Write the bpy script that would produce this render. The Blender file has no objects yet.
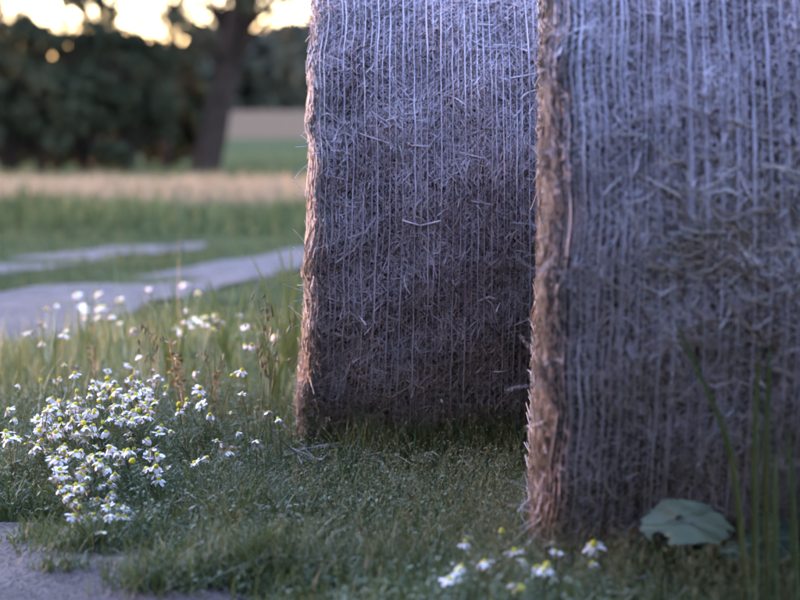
import bpy, math, random
import numpy as np
from mathutils import Vector

R_ = math.radians
random.seed(7)
rng = np.random.default_rng(11)
sc = bpy.context.scene
COL = sc.collection

# ------------------------------------------------------------------ camera
F = 2222.2            # focal length in pixels of the 800 px wide photograph
H = 0.70              # camera height
HOR = 130.0           # horizon row
PITCH = math.atan((300 - HOR) / F)
cam_d = bpy.data.cameras.new('camera')
cam_d.sensor_width = 36.0
cam_d.lens = 36.0 * F / 800.0
cam_d.clip_start = 0.05
cam_d.clip_end = 9000
cam_d.dof.use_dof = True
cam_d.dof.focus_distance = 4.25
cam_d.dof.aperture_fstop = 3.4
cam_d.dof.aperture_blades = 9
cam = bpy.data.objects.new('camera', cam_d)
cam.location = (0, 0, H)
cam.rotation_euler = (math.pi / 2 - PITCH, 0, 0)
COL.objects.link(cam)
sc.camera = cam

# ------------------------------------------------------------------ sky, sun, exposure
SUN_EL, SUN_AZ = 3.8, -84.0          # azimuth from +Y, negative = to the left
w = bpy.data.worlds.new('World')
sc.world = w
w.use_nodes = True
nt = w.node_tree
bg = nt.nodes['Background']
sky = nt.nodes.new('ShaderNodeTexSky')
sky.sky_type = 'NISHITA'
sky.sun_disc = False
sky.sun_elevation = R_(SUN_EL)
sky.sun_rotation = R_(SUN_AZ)
sky.air_density = 1.0
sky.dust_density = 0.6
sky.ozone_density = 2.2
tint = nt.nodes.new('ShaderNodeMixRGB')          # violet dusk cast over the whole sky
tint.blend_type = 'MULTIPLY'
tint.inputs[0].default_value = 1.0
tint.inputs[2].default_value = (1.38, 0.99, 1.13, 1)
nt.links.new(sky.outputs[0], tint.inputs[1])
nt.links.new(tint.outputs[0], bg.inputs[0])
bg.inputs[1].default_value = 0.15
sun_d = bpy.data.lights.new('sun', 'SUN')
sun_d.energy = 0.004
sun_d.angle = R_(25)
sun_d.color = (1.0, 0.80, 0.64)
sun = bpy.data.objects.new('sun', sun_d)
sdir = Vector((math.sin(R_(SUN_AZ)) * math.cos(R_(SUN_EL)), math.cos(R_(SUN_AZ)) * math.cos(R_(SUN_EL)), math.sin(R_(SUN_EL))))
sun.rotation_euler = sdir.to_track_quat('Z', 'Y').to_euler()
sun.location = (-20, 30, 12)
COL.objects.link(sun)
vs = sc.view_settings
vs.view_transform = 'Standard'
vs.look = 'None'
vs.exposure = 5.5
vs.gamma = 1.0
vs.use_curve_mapping = False
sc.render.engine = 'CYCLES'
sc.cycles.use_denoising = True
sc.cycles.max_bounces = 6
sc.cycles.transparent_max_bounces = 4


# ------------------------------------------------------------------ helpers
def gz(x, y):
    """terrain height"""
    x = np.asarray(x, float); y = np.asarray(y, float)
    t = np.clip((y - 46) / 170.0, 0, 1)
    t2 = np.clip((y - 216) / 1500.0, 0, 1)
    near = 0.007 * np.sin(x * 5.1 + y * 2.3) + 0.006 * np.sin(y * 6.7 - x * 3.1 + 1.0)
    near = near * np.clip((60 - y) / 20, 0, 1)
    return near + 2.5 * t * t * (3 - 2 * t) + 14 * t2

def at(px, py, d):
    """world point seen at photo pixel (px, py) at distance d along Y"""
    vx = (px - 400) / F
    vu = (300 - py) / F
    dy = math.cos(PITCH) + vu * math.sin(PITCH)
    dz = -math.sin(PITCH) + vu * math.cos(PITCH)
    s = d / dy
    return np.array([vx * s, d, H + dz * s])

def ground_at(px, py):
    d = H * F / (py - HOR)
    return np.array([(px - 400) / F * d, d])

def nodes_mat(name, rough=0.7, spec=0.25):
    m = bpy.data.materials.new(name)
    m.use_nodes = True
    b = m.node_tree.nodes['Principled BSDF']
    b.inputs['Roughness'].default_value = rough
    b.inputs['Specular IOR Level'].default_value = spec
    return m, m.node_tree, b

def ramp(nt, stops, interp='LINEAR'):
    r = nt.nodes.new('ShaderNodeValToRGB')
    cr = r.color_ramp
    cr.interpolation = interp
    while len(cr.elements) < len(stops):
        cr.elements.new(0.5)
    for e, (p, c) in zip(cr.elements, stops):
        e.position = p
        e.color = (*c, 1)
    return r

def rnd_mat(name, stops, rough=0.7, spec=0.25, sub=None, noise=None, trans=0.0):
    """colour from the per-piece attribute rnd, optionally mixed with a position noise"""
    m, nt, b = nodes_mat(name, rough, spec)
    a = nt.nodes.new('ShaderNodeAttribute')
    a.attribute_name = 'rnd'
    r = ramp(nt, stops)
    fac = a.outputs['Fac']
    if noise:
        g = nt.nodes.new('ShaderNodeNewGeometry')
        n = nt.nodes.new('ShaderNodeTexNoise')
        n.inputs['Scale'].default_value = noise[0]
        n.inputs['Detail'].default_value = 3
        nt.links.new(g.outputs['Position'], n.inputs['Vector'])
        ma = nt.nodes.new('ShaderNodeMath'); ma.operation = 'MULTIPLY_ADD'
        sb = nt.nodes.new('ShaderNodeMath'); sb.operation = 'SUBTRACT'
        nt.links.new(n.outputs['Fac'], sb.inputs[0]); sb.inputs[1].default_value = 0.5
        nt.links.new(sb.outputs[0], ma.inputs[0])
        ma.inputs[1].default_value = noise[1]
        nt.links.new(fac, ma.inputs[2])
        fac = ma.outputs[0]
    nt.links.new(fac, r.inputs[0])
    nt.links.new(r.outputs[0], b.inputs['Base Color'])
    if trans > 0:
        t = nt.nodes.new('ShaderNodeBsdfTranslucent')
        nt.links.new(r.outputs[0], t.inputs[0])
        mx = nt.nodes.new('ShaderNodeMixShader')
        mx.inputs[0].default_value = trans
        out = nt.nodes['Material Output']
        nt.links.new(b.outputs[0], mx.inputs[1])
        nt.links.new(t.outputs[0], mx.inputs[2])
        nt.links.new(mx.outputs[0], out.inputs['Surface'])
    return m

def plain_mat(name, col, rough=0.6, spec=0.3, var=0.0, scale=40):
    m, nt, b = nodes_mat(name, rough, spec)
    n = nt.nodes.new('ShaderNodeTexNoise')
    n.inputs['Scale'].default_value = scale
    tc = nt.nodes.new('ShaderNodeTexCoord')
    nt.links.new(tc.outputs['Object'], n.inputs['Vector'])
    lo = [max(0, c * (1 - var)) for c in col]; hi = [min(1, c * (1 + var)) for c in col]
    r = ramp(nt, [(0.3, lo), (0.7, hi)])
    nt.links.new(n.outputs['Fac'], r.inputs[0])
    nt.links.new(r.outputs[0], b.inputs['Base Color'])
    return m

def np_mesh(name, V, Q, rnd=None, smooth=False):
    """mesh from numpy: V (n,3), Q (m,4) quads or (m,3) triangles"""
    me = bpy.data.meshes.new(name)
    V = np.ascontiguousarray(V, dtype=np.float32); Q = np.ascontiguousarray(Q, dtype=np.int32)
    k = Q.shape[1]
    me.vertices.add(len(V)); me.vertices.foreach_set('co', V.ravel())
    me.loops.add(Q.size); me.loops.foreach_set('vertex_index', Q.ravel())
    me.polygons.add(len(Q))
    me.polygons.foreach_set('loop_start', np.arange(0, Q.size, k, dtype=np.int32))
    if smooth:
        me.polygons.foreach_set('use_smooth', np.ones(len(Q), dtype=bool))
    if rnd is not None:
        a = me.attributes.new('rnd', 'FLOAT', 'POINT')
        a.data.foreach_set('value', np.ascontiguousarray(rnd, dtype=np.float32))
    me.update(calc_edges=True)
    return me

def link(name, me, mat=None, parent=None):
    o = bpy.data.objects.new(name, me)
    if me is not None and mat is not None and len(me.materials) == 0:
        me.materials.append(mat)
    COL.objects.link(o)
    if parent is not None:
        o.parent = parent
    return o

def tag(o, label, cat=None, group=None, kind=None):
    o['label'] = label
    if cat: o['category'] = cat
    if group: o['group'] = group
    if kind: o['kind'] = kind
    return o

def empty(name, loc):
    o = bpy.data.objects.new(name, None)
    o.location = loc
    o.empty_display_size = 0.05
    COL.objects.link(o)
    return o

def frames(P):
    """tangents and two normals for polylines P (N,K,3)"""
    T = np.gradient(P, axis=1)
    T /= np.linalg.norm(T, axis=2, keepdims=True) + 1e-12
    ref = np.zeros_like(T); ref[..., 2] = 1
    flip = np.abs(T[..., 2]) > 0.9
    ref[flip] = (0, 1, 0)
    A = np.cross(T, ref); A /= np.linalg.norm(A, axis=2, keepdims=True) + 1e-12
    B = np.cross(T, A)
    return T, A, B

def tubes(P, rad, sides=3):
    """closed-section tubes along polylines: P (N,K,3), rad (N,K) -> V, Q, index of tube per vertex"""
    N, K, _ = P.shape
    T, A, B = frames(P)
    V = np.empty((N, K, sides, 3))
    for s in range(sides):
        a = 2 * math.pi * s / sides
        V[:, :, s] = P + rad[..., None] * (A * math.cos(a) + B * math.sin(a))
    base = (np.arange(N) * K * sides)[:, None, None]
    k = np.arange(K - 1)[None, :, None]
    s = np.arange(sides)[None, None, :]
    s2 = (s + 1) % sides
    q = np.stack([base + k * sides + s, base + k * sides + s2, base + (k + 1) * sides + s2, base + (k + 1) * sides + s], -1)
    return V.reshape(-1, 3), q.reshape(-1, 4), np.repeat(np.arange(N), K * sides)

def ribbons(P, W):
    """flat blades: P (N,K,3) centre line, W (N,K,3) half-width vector"""
    N, K, _ = P.shape
    V = np.stack([P - W, P + W], 2)
    base = (np.arange(N) * K * 2)[:, None]
    k = np.arange(K - 1)[None, :]
    q = np.stack([base + 2 * k, base + 2 * k + 1, base + 2 * k + 3, base + 2 * k + 2], -1)
    return V.reshape(-1, 3), q.reshape(-1, 4), np.repeat(np.arange(N), K * 2)

def merge(parts):
    """parts: list of (V, Q, rnd)"""
    Vs, Qs, rs, off = [], [], [], 0
    for V, Q, r in parts:
        Vs.append(V); Qs.append(Q + off); rs.append(r); off += len(V)
    return np.concatenate(Vs), np.concatenate(Qs), np.concatenate(rs)

def blades(x, y, h, wd, lean=0.35, K=4, z=None, az=None, bend=1.0):
    """grass blades rooted at x,y: V,Q,index"""
    n = len(x)
    az = rng.uniform(0, 2 * math.pi, n) if az is None else az
    ln = np.abs(rng.normal(lean, lean * 0.6, n)) * h
    t = np.linspace(0, 1, K)[None, :]
    z0 = gz(x, y) - 0.004 if z is None else z
    P = np.empty((n, K, 3))
    cv = t ** (1.0 + bend)
    P[..., 0] = x[:, None] + np.cos(az)[:, None] * ln[:, None] * cv
    P[..., 1] = y[:, None] + np.sin(az)[:, None] * ln[:, None] * cv
    droop = np.clip(ln / (h + 1e-6) - 0.5, 0, 1)[:, None]
    P[..., 2] = z0[:, None] + h[:, None] * (t - droop * 0.45 * t ** 3)
    fa = az + math.pi / 2 + rng.normal(0, 0.7, n)
    prof = np.array([0.75, 1.0, 0.75, 0.08]) if K == 4 else np.interp(np.linspace(0, 1, K), [0, .5, 1], [.8, .9, .08])
    W = np.zeros((n, K, 3))
    W[..., 0] = np.cos(fa)[:, None] * wd[:, None] * prof
    W[..., 1] = np.sin(fa)[:, None] * wd[:, None] * prof
    return ribbons(P, W)

def inside(poly, x, y):
    poly = np.asarray(poly)
    c = np.zeros(len(x), bool)
    j = len(poly) - 1
    for i in range(len(poly)):
        xi, yi = poly[i]; xj, yj = poly[j]
        t = ((yi > y) != (yj > y)) & (x < (xj - xi) * (y - yi) / (yj - yi + 1e-12) + xi)
        c ^= t
        j = i
    return c

# ------------------------------------------------------------------ materials
# straw: weathered, grey-beige; core behind it darkened to paint the shade between straws
M_straw = rnd_mat('straw', [(0.0, (0.10, 0.070, 0.070)), (0.28, (0.30, 0.235, 0.23)), (0.6, (0.62, 0.53, 0.56)), (1.0, (0.86, 0.78, 0.82))], 0.5, 0.35, noise=(5.0, 0.7))
M_straw_warm = rnd_mat('straw_dry', [(0.0, (0.12, 0.10, 0.092)), (0.5, (0.34, 0.315, 0.30)), (1.0, (0.62, 0.59, 0.57))], 0.5, 0.35, noise=(9.0, 0.4))
M_straw_brown = rnd_mat('straw_brown', [(0.0, (0.042, 0.034, 0.031)), (0.5, (0.135, 0.115, 0.105)), (0.85, (0.28, 0.25, 0.235)), (1.0, (0.44, 0.41, 0.39))], 0.6, 0.25, noise=(14.0, 0.6))
M_straw_gold = rnd_mat('straw_gold', [(0.0, (0.14, 0.095, 0.07)), (0.45, (0.42, 0.32, 0.25)), (0.8, (0.62, 0.52, 0.44)), (1.0, (0.80, 0.71, 0.64))], 0.5, 0.3, noise=(12.0, 0.5))
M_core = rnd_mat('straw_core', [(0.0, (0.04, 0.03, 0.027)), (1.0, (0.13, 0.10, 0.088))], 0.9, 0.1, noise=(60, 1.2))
M_net = rnd_mat('net_tape', [(0.0, (0.66, 0.60, 0.68)), (1.0, (0.86, 0.80, 0.88))], 0.38, 0.5, trans=0.25)
M_grass = rnd_mat('grass_blade', [(0.0, (0.034, 0.054, 0.016)), (0.45, (0.082, 0.108, 0.029)), (0.8, (0.135, 0.160, 0.049)), (0.95, (0.165, 0.175, 0.068)), (1.0, (0.22, 0.19, 0.09))], 0.5, 0.35, noise=(2.2, 0.5), trans=0.25)
M_weed = rnd_mat('weed_leaf', [(0.0, (0.036, 0.055, 0.018)), (0.5, (0.080, 0.114, 0.039)), (0.9, (0.135, 0.168, 0.072)), (1.0, (0.17, 0.19, 0.09))], 0.5, 0.4, noise=(3.0, 0.5), trans=0.2)
M_far_grass = rnd_mat('verge_blade', [(0.0, (0.022, 0.034, 0.015)), (0.6, (0.048, 0.066, 0.028)), (1.0, (0.10, 0.11, 0.055))], 0.8, 0.0, noise=(0.7, 0.7), trans=0.2)
M_grain = rnd_mat('ripe_grass', [(0.0, (0.085, 0.062, 0.036)), (0.6, (0.16, 0.122, 0.076)), (1.0, (0.22, 0.172, 0.112))], 0.7, 0.2, trans=0.2)
M_seed = rnd_mat('seed_head', [(0.0, (0.075, 0.095, 0.03)), (0.5, (0.16, 0.17, 0.075)), (1.0, (0.30, 0.28, 0.17))], 0.6, 0.3, trans=0.2)
M_stem = rnd_mat('green_stem', [(0.0, (0.035, 0.060, 0.028)), (1.0, (0.10, 0.15, 0.06))], 0.5, 0.3)
M_petal = plain_mat('white_petal', (0.74, 0.70, 0.68), 0.55, 0.3, 0.08, 300)
M_disc = plain_mat('yellow_disc', (0.55, 0.50, 0.03), 0.7, 0.2, 0.25, 900)
M_bark = plain_mat('bark', (0.014, 0.012, 0.010), 1.0, 0.0, 0.5, 14)
M_leaf = rnd_mat('tree_leaf', [(0.0, (0.010, 0.014, 0.008)), (0.6, (0.022, 0.028, 0.016)), (1.0, (0.044, 0.050, 0.027))], 0.8, 0.05, noise=(0.8, 0.8), trans=0.1)
M_wood_far = rnd_mat('far_leaf', [(0.0, (0.014, 0.018, 0.013)), (1.0, (0.034, 0.039, 0.026))], 0.8, 0.1, noise=(0.05, 0.6))
M_oat = rnd_mat('oat_husk', [(0.0, (0.04, 0.035, 0.02)), (0.5, (0.13, 0.12, 0.06)), (1.0, (0.40, 0.33, 0.20))], 0.5, 0.3)
M_rust = rnd_mat('rust_seed', [(0.0, (0.18, 0.095, 0.045)), (0.6, (0.34, 0.21, 0.10)), (1.0, (0.46, 0.33, 0.19))], 0.7, 0.2)
M_darkstem = rnd_mat('dark_stem', [(0.0, (0.03, 0.035, 0.02)), (1.0, (0.06, 0.06, 0.035))], 0.6, 0.3)

def ground_material():
    m, nt, b = nodes_mat('meadow_soil', 1.0, 0.0)
    g = nt.nodes.new('ShaderNodeNewGeometry')
    n1 = nt.nodes.new('ShaderNodeTexNoise'); n1.inputs['Scale'].default_value = 1.3; n1.inputs['Detail'].default_value = 8
    n2 = nt.nodes.new('ShaderNodeTexNoise'); n2.inputs['Scale'].default_value = 55; n2.inputs['Detail'].default_value = 5
    nt.links.new(g.outputs['Position'], n1.inputs['Vector']); nt.links.new(g.outputs['Position'], n2.inputs['Vector'])
    r1 = ramp(nt, [(0.3, (0.030, 0.040, 0.020)), (0.55, (0.046, 0.058, 0.028)), (0.75, (0.070, 0.074, 0.040))])
    nt.links.new(n1.outputs['Fac'], r1.inputs[0])
    r2 = ramp(nt, [(0.35, (0.45, 0.45, 0.45)), (0.7, (1.25, 1.2, 1.15))])
    nt.links.new(n2.outputs['Fac'], r2.inputs[0])
    mx = nt.nodes.new('ShaderNodeMixRGB'); mx.blend_type = 'MULTIPLY'; mx.inputs[0].default_value = 1
    nt.links.new(r1.outputs[0], mx.inputs[1]); nt.links.new(r2.outputs[0], mx.inputs[2])
    # far ripe field on the rise (beyond 95 m)
    sep = nt.nodes.new('ShaderNodeSeparateXYZ'); nt.links.new(g.outputs['Position'], sep.inputs[0])
    mr = nt.nodes.new('ShaderNodeMapRange'); mr.inputs[1].default_value = 83; mr.inputs[2].default_value = 91
    nt.links.new(sep.outputs['Y'], mr.inputs[0])
    m2 = nt.nodes.new('ShaderNodeMixRGB'); nt.links.new(mr.outputs[0], m2.inputs[0])
    nt.links.new(mx.outputs[0], m2.inputs[1]); m2.inputs[2].default_value = (0.068, 0.052, 0.033, 1)
    nt.links.new(m2.outputs[0], b.inputs['Base Color'])
    bp = nt.nodes.new('ShaderNodeBump'); bp.inputs['Strength'].default_value = 0.6; bp.inputs['Distance'].default_value = 0.02
    nt.links.new(n2.outputs['Fac'], bp.inputs['Height']); nt.links.new(bp.outputs[0], b.inputs['Normal'])
    return m
M_ground = ground_material()

def dirt_material(name='gravel_dirt', k=1.0, wb=(1, 1, 1)):
    m, nt, b = nodes_mat(name, 0.9, 0.15)
    g = nt.nodes.new('ShaderNodeNewGeometry')
    n1 = nt.nodes.new('ShaderNodeTexNoise'); n1.inputs['Scale'].default_value = 7; n1.inputs['Detail'].default_value = 9
    n2 = nt.nodes.new('ShaderNodeTexVoronoi'); n2.inputs['Scale'].default_value = 120
    n3 = nt.nodes.new('ShaderNodeTexNoise'); n3.inputs['Scale'].default_value = 160; n3.inputs['Detail'].default_value = 4
    for n in (n1, n2, n3): nt.links.new(g.outputs['Position'], n.inputs['Vector'])
    r1 = ramp(nt, [(p_, tuple(k * v_ * w_ for v_, w_ in zip(c_, wb))) for p_, c_ in ((0.25, (0.044, 0.041, 0.042)), (0.5, (0.074, 0.070, 0.072)), (0.75, (0.118, 0.112, 0.115)))])
    nt.links.new(n1.outputs['Fac'], r1.inputs[0])
    r3 = ramp(nt, [(0.35, (0.55, 0.55, 0.55)), (0.65, (1.15, 1.15, 1.15))])
    nt.links.new(n3.outputs['Fac'], r3.inputs[0])
    mx = nt.nodes.new('ShaderNodeMixRGB'); mx.blend_type = 'MULTIPLY'; mx.inputs[0].default_value = 1
    nt.links.new(r1.outputs[0], mx.inputs[1]); nt.links.new(r3.outputs[0], mx.inputs[2])
    nt.links.new(mx.outputs[0], b.inputs['Base Color'])
    bp = nt.nodes.new('ShaderNodeBump'); bp.inputs['Strength'].default_value = 1.0; bp.inputs['Distance'].default_value = 0.012
    ad = nt.nodes.new('ShaderNodeMath'); nt.links.new(n3.outputs['Fac'], ad.inputs[0]); nt.links.new(n2.outputs['Distance'], ad.inputs[1])
    nt.links.new(ad.outputs[0], bp.inputs['Height']); nt.links.new(bp.outputs[0], b.inputs['Normal'])
    return m
M_dirt = dirt_material(k=.95)
M_dirt_brightened = dirt_material('dirt_brightened', 1.75, (1.16, .98, .84))  # track dirt with a brighter colour to make up for shade on this patch
M_pebble = rnd_mat('pebble', [(0.0, (0.06, 0.055, 0.055)), (0.7, (0.16, 0.15, 0.15)), (1.0, (0.30, 0.28, 0.28))], 0.8, 0.2)

# ------------------------------------------------------------------ ground
def grid_mesh(name, xs, ys, zf):
    X, Y = np.meshgrid(xs, ys)
    V = np.stack([X, Y, zf(X, Y)], -1).reshape(-1, 3)
    nx, ny = len(xs), len(ys)
    i = np.arange(ny - 1)[:, None] * nx + np.arange(nx - 1)[None, :]
    Q = np.stack([i, i + 1, i + nx + 1, i + nx], -1).reshape(-1, 4)
    return np_mesh(name, V, Q, None, True)
def sgn_geo(a, b, n):
    p = np.geomspace(a, b, n)
    return np.concatenate([-p[::-1], [0], p])
ys = np.concatenate([-np.geomspace(2, 2500, 14)[::-1], np.arange(-1, 8, 0.12), np.geomspace(8.2, 3000, 90)])
xs = np.concatenate([-np.geomspace(3.2, 2500, 40)[::-1], np.arange(-3, 3.01, 0.12), np.geomspace(3.2, 2500, 40)])
g = link('ground', grid_mesh('ground', xs, ys, gz), M_ground)
tag(g, 'uneven green meadow ground under the bales and plants', kind='structure')

def strip(name, left, right, n=120, m=7, lift=0.006, jit=0.05, seed=0, mat=None):
    L = np.asarray(left, float); Rr = np.asarray(right, float)
    def res(P):
        s = np.concatenate([[0], np.cumsum(np.linalg.norm(np.diff(P, axis=0), axis=1))])
        t = np.linspace(0, s[-1], n)
        return np.stack([np.interp(t, s, P[:, 0]), np.interp(t, s, P[:, 1])], -1)
    A, B = res(L), res(Rr)
    r = np.random.default_rng(seed)
    k = np.ones(5) / 5
    A[:, 0] += np.convolve(r.normal(0, jit, n), k, 'same') * 1.6
    B[:, 0] += np.convolve(r.normal(0, jit, n), k, 'same') * 1.6
    t = np.linspace(0, 1, m)[None, :, None]
    P = A[:, None] * (1 - t) + B[:, None] * t
    edge = np.minimum(t[..., 0], 1 - t[..., 0]) * 2
    Z = gz(P[..., 0], P[..., 1]) + lift + 0 * edge
    V = np.concatenate([P, Z[..., None]], -1).reshape(-1, 3)
    i = np.arange(n - 1)[:, None] * m + np.arange(m - 1)[None, :]
    Q = np.stack([i, i + 1, i + m + 1, i + m], -1).reshape(-1, 4)
    o = link(name, np_mesh(name, V, Q, None, True), mat or M_dirt)
    return o, np.concatenate([A, B[::-1]])
t1n = [(-2.3, 4.2), (-1.75, 5.3), (-1.26, 6.6), (-1.05, 8.5), (-.53, 11.1), (.6, 15), (2.5, 19)]
t1f = [(-3.6, 5.2), (-2.9, 6.4), (-1.72, 9.3), (-1.25, 10.6), (-.60, 13.1), (.5, 16.2), (2.2, 20.5)]
trk1, poly1 = strip('path', t1n, t1f, seed=1)
tag(trk1, 'pale grey gravel wheel track nearest the chamomile', kind='structure')
t2n = [(-3.9, 6.9), (-2.6, 9.0), (-1.95, 10.5), (-1.62, 11.8), (-1.25, 12.96), (-1.2, 13.3)]
t2f = [(-4.6, 7.8), (-2.9, 10.0), (-2.18, 11.8), (-1.80, 13.0), (-1.34, 13.7), (-1.15, 13.6)]
trk2, poly2 = strip('path', t2n, t2f, seed=2)
tag(trk2, 'second farther gravel wheel track across the grass strip', kind='structure')
dn = [(-3.5, 1.5), (-1.6, 1.5), (-.6, 1.8), (-.28, 2.4), (-.22, 3.0), (-.24, 3.3), (-.29, 3.47), (-.36, 3.5)]
df = [(-3.5, 4.4), (-1.6, 4.1), (-.70, 3.96), (-.62, 3.92), (-.55, 3.80), (-.50, 3.68), (-.44, 3.6), (-.38, 3.54)]
dirt, poly3 = strip('bare_soil', dn, df, n=90, m=30, seed=3, jit=0.035, mat=M_dirt_brightened)
tag(dirt, 'bare lilac grey soil patch in the lower left corner', kind='structure')

# ------------------------------------------------------------------ bales
BR, BL = 0.65, 1.22
class Bale:
    def __init__(s, x0, cy, flare, seed, sink=0.14, yaw=0.0, shoulder=0.04):
        s.x0, s.cy, s.flare, s.seed, s.sink, s.yaw, s.shoulder = x0, cy, flare, seed, sink, yaw, shoulder
        s.cz = float(gz(x0 + .6, cy)) + BR - sink
        r = np.random.default_rng(seed)
        s.ph = r.uniform(0, 6.28, 12)
    def pt(s, u, th, off=0.0):
        """u along the axis 0..BL, th angle from the camera side (-Y) upward, off outward"""
        u = np.asarray(u, float); th = np.asarray(th, float)
        p = s.ph
        bump = 0.007 * np.sin(u * 9 + p[0] + 1.5 * np.sin(th * 2 + p[1])) + 0.006 * np.sin(th * 5 + p[2] + u * 4) + 0.004 * np.sin(u * 31 + th * 7 + p[3]) + 0.003 * np.sin(th * 23 - u * 17 + p[4])
        e = np.clip(np.minimum(u, BL - u), 0, None)
        c = s.shoulder * (1 + 0.35 * np.clip(-np.sin(th), 0, 1))
        sh = np.where(e < c, c - np.sqrt(np.maximum(c * c - (c - e) ** 2, 0)), 0)
        r = BR + bump - sh + off
        z = s.cz + r * np.sin(th)
        gl = s.cz - BR + s.sink + 0.012
        low = np.clip((s.cz - z) / BR, 0, 1)
        z = np.where(z < gl + 0.015, gl + 0.015 * np.exp(np.clip((z - gl - 0.015) / 0.015, -6, 0)), z)
        y = s.cy - r * np.cos(th) - 0.05 * low ** 2 * np.sign(np.cos(th)) * np.minimum(1, np.abs(np.cos(th)) * 3)
        fl = s.flare * low ** 1.3 * (np.clip(1 - u / 0.35, 0, 1) - np.clip(1 - (BL - u) / 0.35, 0, 1))
        wob = 0.004 * np.sin(th * 11 + p[5]) + 0.003 * np.sin(th * 27 + p[6])
        x = s.x0 + u - fl + wob * np.clip(1 - u / 0.2, 0, 1)
        dx, dy = x - s.x0, y - s.cy
        cs_, sn_ = math.cos(s.yaw), math.sin(s.yaw)
        return np.stack([s.x0 + dx * cs_ + dy * sn_, s.cy - dx * sn_ + dy * cs_, z], -1)

def build_bale(x0, cy, flare, seed, n_front, label, net_layers, n_loose, warm_patch=None, u_vis=BL, yaw=0.0, shoulder=0.04, end_mat=None):
    r = np.random.default_rng(seed)
    b = Bale(x0, cy, flare, seed, yaw=yaw, shoulder=shoulder)
    base = np.array([x0 + BL / 2, cy, float(gz(x0 + .6, cy))])
    root = empty('straw_bale', base)
    tag(root, label, 'bale', 'net wrapped straw bales')
    # core: lathe with closed ends
    us = np.concatenate([[0.0, 0.003, 0.01, 0.022, 0.04], np.linspace(0.06, BL - 0.06, 40), [BL - 0.04, BL - 0.022, BL - 0.01, BL - 0.003, BL]])
    nth = 128
    ths = np.linspace(0, 2 * math.pi, nth, endpoint=False)
    U, T = np.meshgrid(us, ths, indexing='ij')
    V = b.pt(U, T, -0.008 + 0.004 * r.normal(0, 1, U.shape))
    nu = len(us)
    V = V.reshape(-1, 3)
    i = np.arange(nu - 1)[:, None] * nth + np.arange(nth)[None, :]
    j = np.arange(nu - 1)[:, None] * nth + (np.arange(nth)[None, :] + 1) % nth
    Q = np.stack([i, i + nth, j + nth, j], -1).reshape(-1, 4)
    # caps: shrinking rings
    capV, capQ = [], []
    off = len(V)
    for end in (0, 1):
        ring0 = V[(0 if end == 0 else (nu - 1) * nth):][:nth]
        cen = ring0.mean(0)
        prev = np.arange(nth) + (0 if end == 0 else (nu - 1) * nth)
        for f in (0.75, 0.5, 0.25, 0.02):
            ring = cen + (ring0 - cen) * f
            ring[:, 0] += (-1 if end == 0 else 1) * 0.004 * (1 - f) + r.normal(0, 0.003, nth)
            idx = np.arange(nth) + off
            off += nth
            capV.append(ring)
            q = np.stack([prev, np.roll(prev, -1), np.roll(idx, -1), idx], -1)
            capQ.append(q if end == 0 else q[:, ::-1])
            prev = idx
    V = np.concatenate([V] + capV); Q = np.concatenate([Q] + capQ)
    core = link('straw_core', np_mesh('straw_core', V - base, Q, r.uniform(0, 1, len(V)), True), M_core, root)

    # straw lying on the round side, below the net
    def lying(n, u0, u1, th0, th1, lmin, lmax, rmin, rmax, omax, tang=None, K=3):
        u = r.uniform(u0, u1, n); th = r.uniform(th0, th1, n)
        ang = r.uniform(0, math.pi, n) if tang is None else r.normal(tang[0], tang[1], n)
        ln = r.uniform(lmin, lmax, n) * r.uniform(0.5, 1, n)
        t = np.linspace(-0.5, 0.5, K)[None, :]
        cur = r.normal(0, 0.5, n)[:, None]
        a = ang[:, None] + cur * t
        uu = np.clip(u[:, None] + np.cos(a) * t * ln[:, None], 0.004, BL - 0.004)
        tt = th[:, None] + np.sin(a) * t * ln[:, None] / BR
        o0 = r.uniform(-0.006, omax, n)[:, None]
        tip = r.normal(0, 1, n)[:, None] * 0.004 * (t * 2) + np.abs(r.normal(0, 0.006, n))[:, None] * (t * 2) ** 2 * (r.random(n) < 0.25)[:, None]
        P = b.pt(uu, tt, o0 + tip)
        rad = r.uniform(rmin, rmax, n)[:, None] * np.array([0.8, 1, 0.6])
        V, Q, idx = tubes(P, rad, 3)
        rn = np.clip(r.beta(1.3, 1.3, n), 0, 1)
        return V - base, Q, rn[idx]
    th0, th1 = R_(-72), R_(45)
    sr = 1.0 if end_mat is None else 1.3
    parts = [lying(n_front, 0.0, u_vis, th0, th1, 0.02, 0.075, sr * 0.0005, sr * 0.0011, 0.005),
             lying(n_front // 2, 0.0, u_vis, th0, th1, 0.03, 0.08, sr * 0.0006, sr * 0.0013, 0.006, tang=(1.45, 0.5)),
             lying(n_front // 5, 0.0, BL, R_(-180), R_(180), 0.05, 0.16, 0.0012, 0.0026, 0.006)]
    if u_vis < BL - .05:
        parts.append(lying(n_front // 5, u_vis, BL, th0, th1, 0.05, 0.14, 0.001, 0.002, 0.006))
    V, Q, rn = merge(parts)
    o = link('straw_layer', np_mesh('straw_layer', V, Q, rn), M_straw, root)
    o['kind'] = 'stuff'
    # dry warm straw: rounded shoulder and flat end
    parts = []
    n = 6500
    u = r.uniform(0.0, 0.9, n) * shoulder
    th = r.uniform(R_(-75), R_(70), n)
    t = np.linspace(-0.5, 0.5, 3)[None, :]
    ln = r.uniform(0.02, 0.09, n)
    a = r.normal(math.pi / 2, 0.35, n)[:, None] + r.normal(0, 0.5, n)[:, None] * t
    uu = np.clip(u[:, None] + np.cos(a) * t * ln[:, None], 0.0, 0.06)
    tt = th[:, None] + np.sin(a) * t * ln[:, None] / BR
    P = b.pt(uu, tt, r.uniform(-0.004, 0.006, n)[:, None] + np.abs(r.normal(0, .004, n))[:, None] * (2 * t) ** 2)
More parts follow.
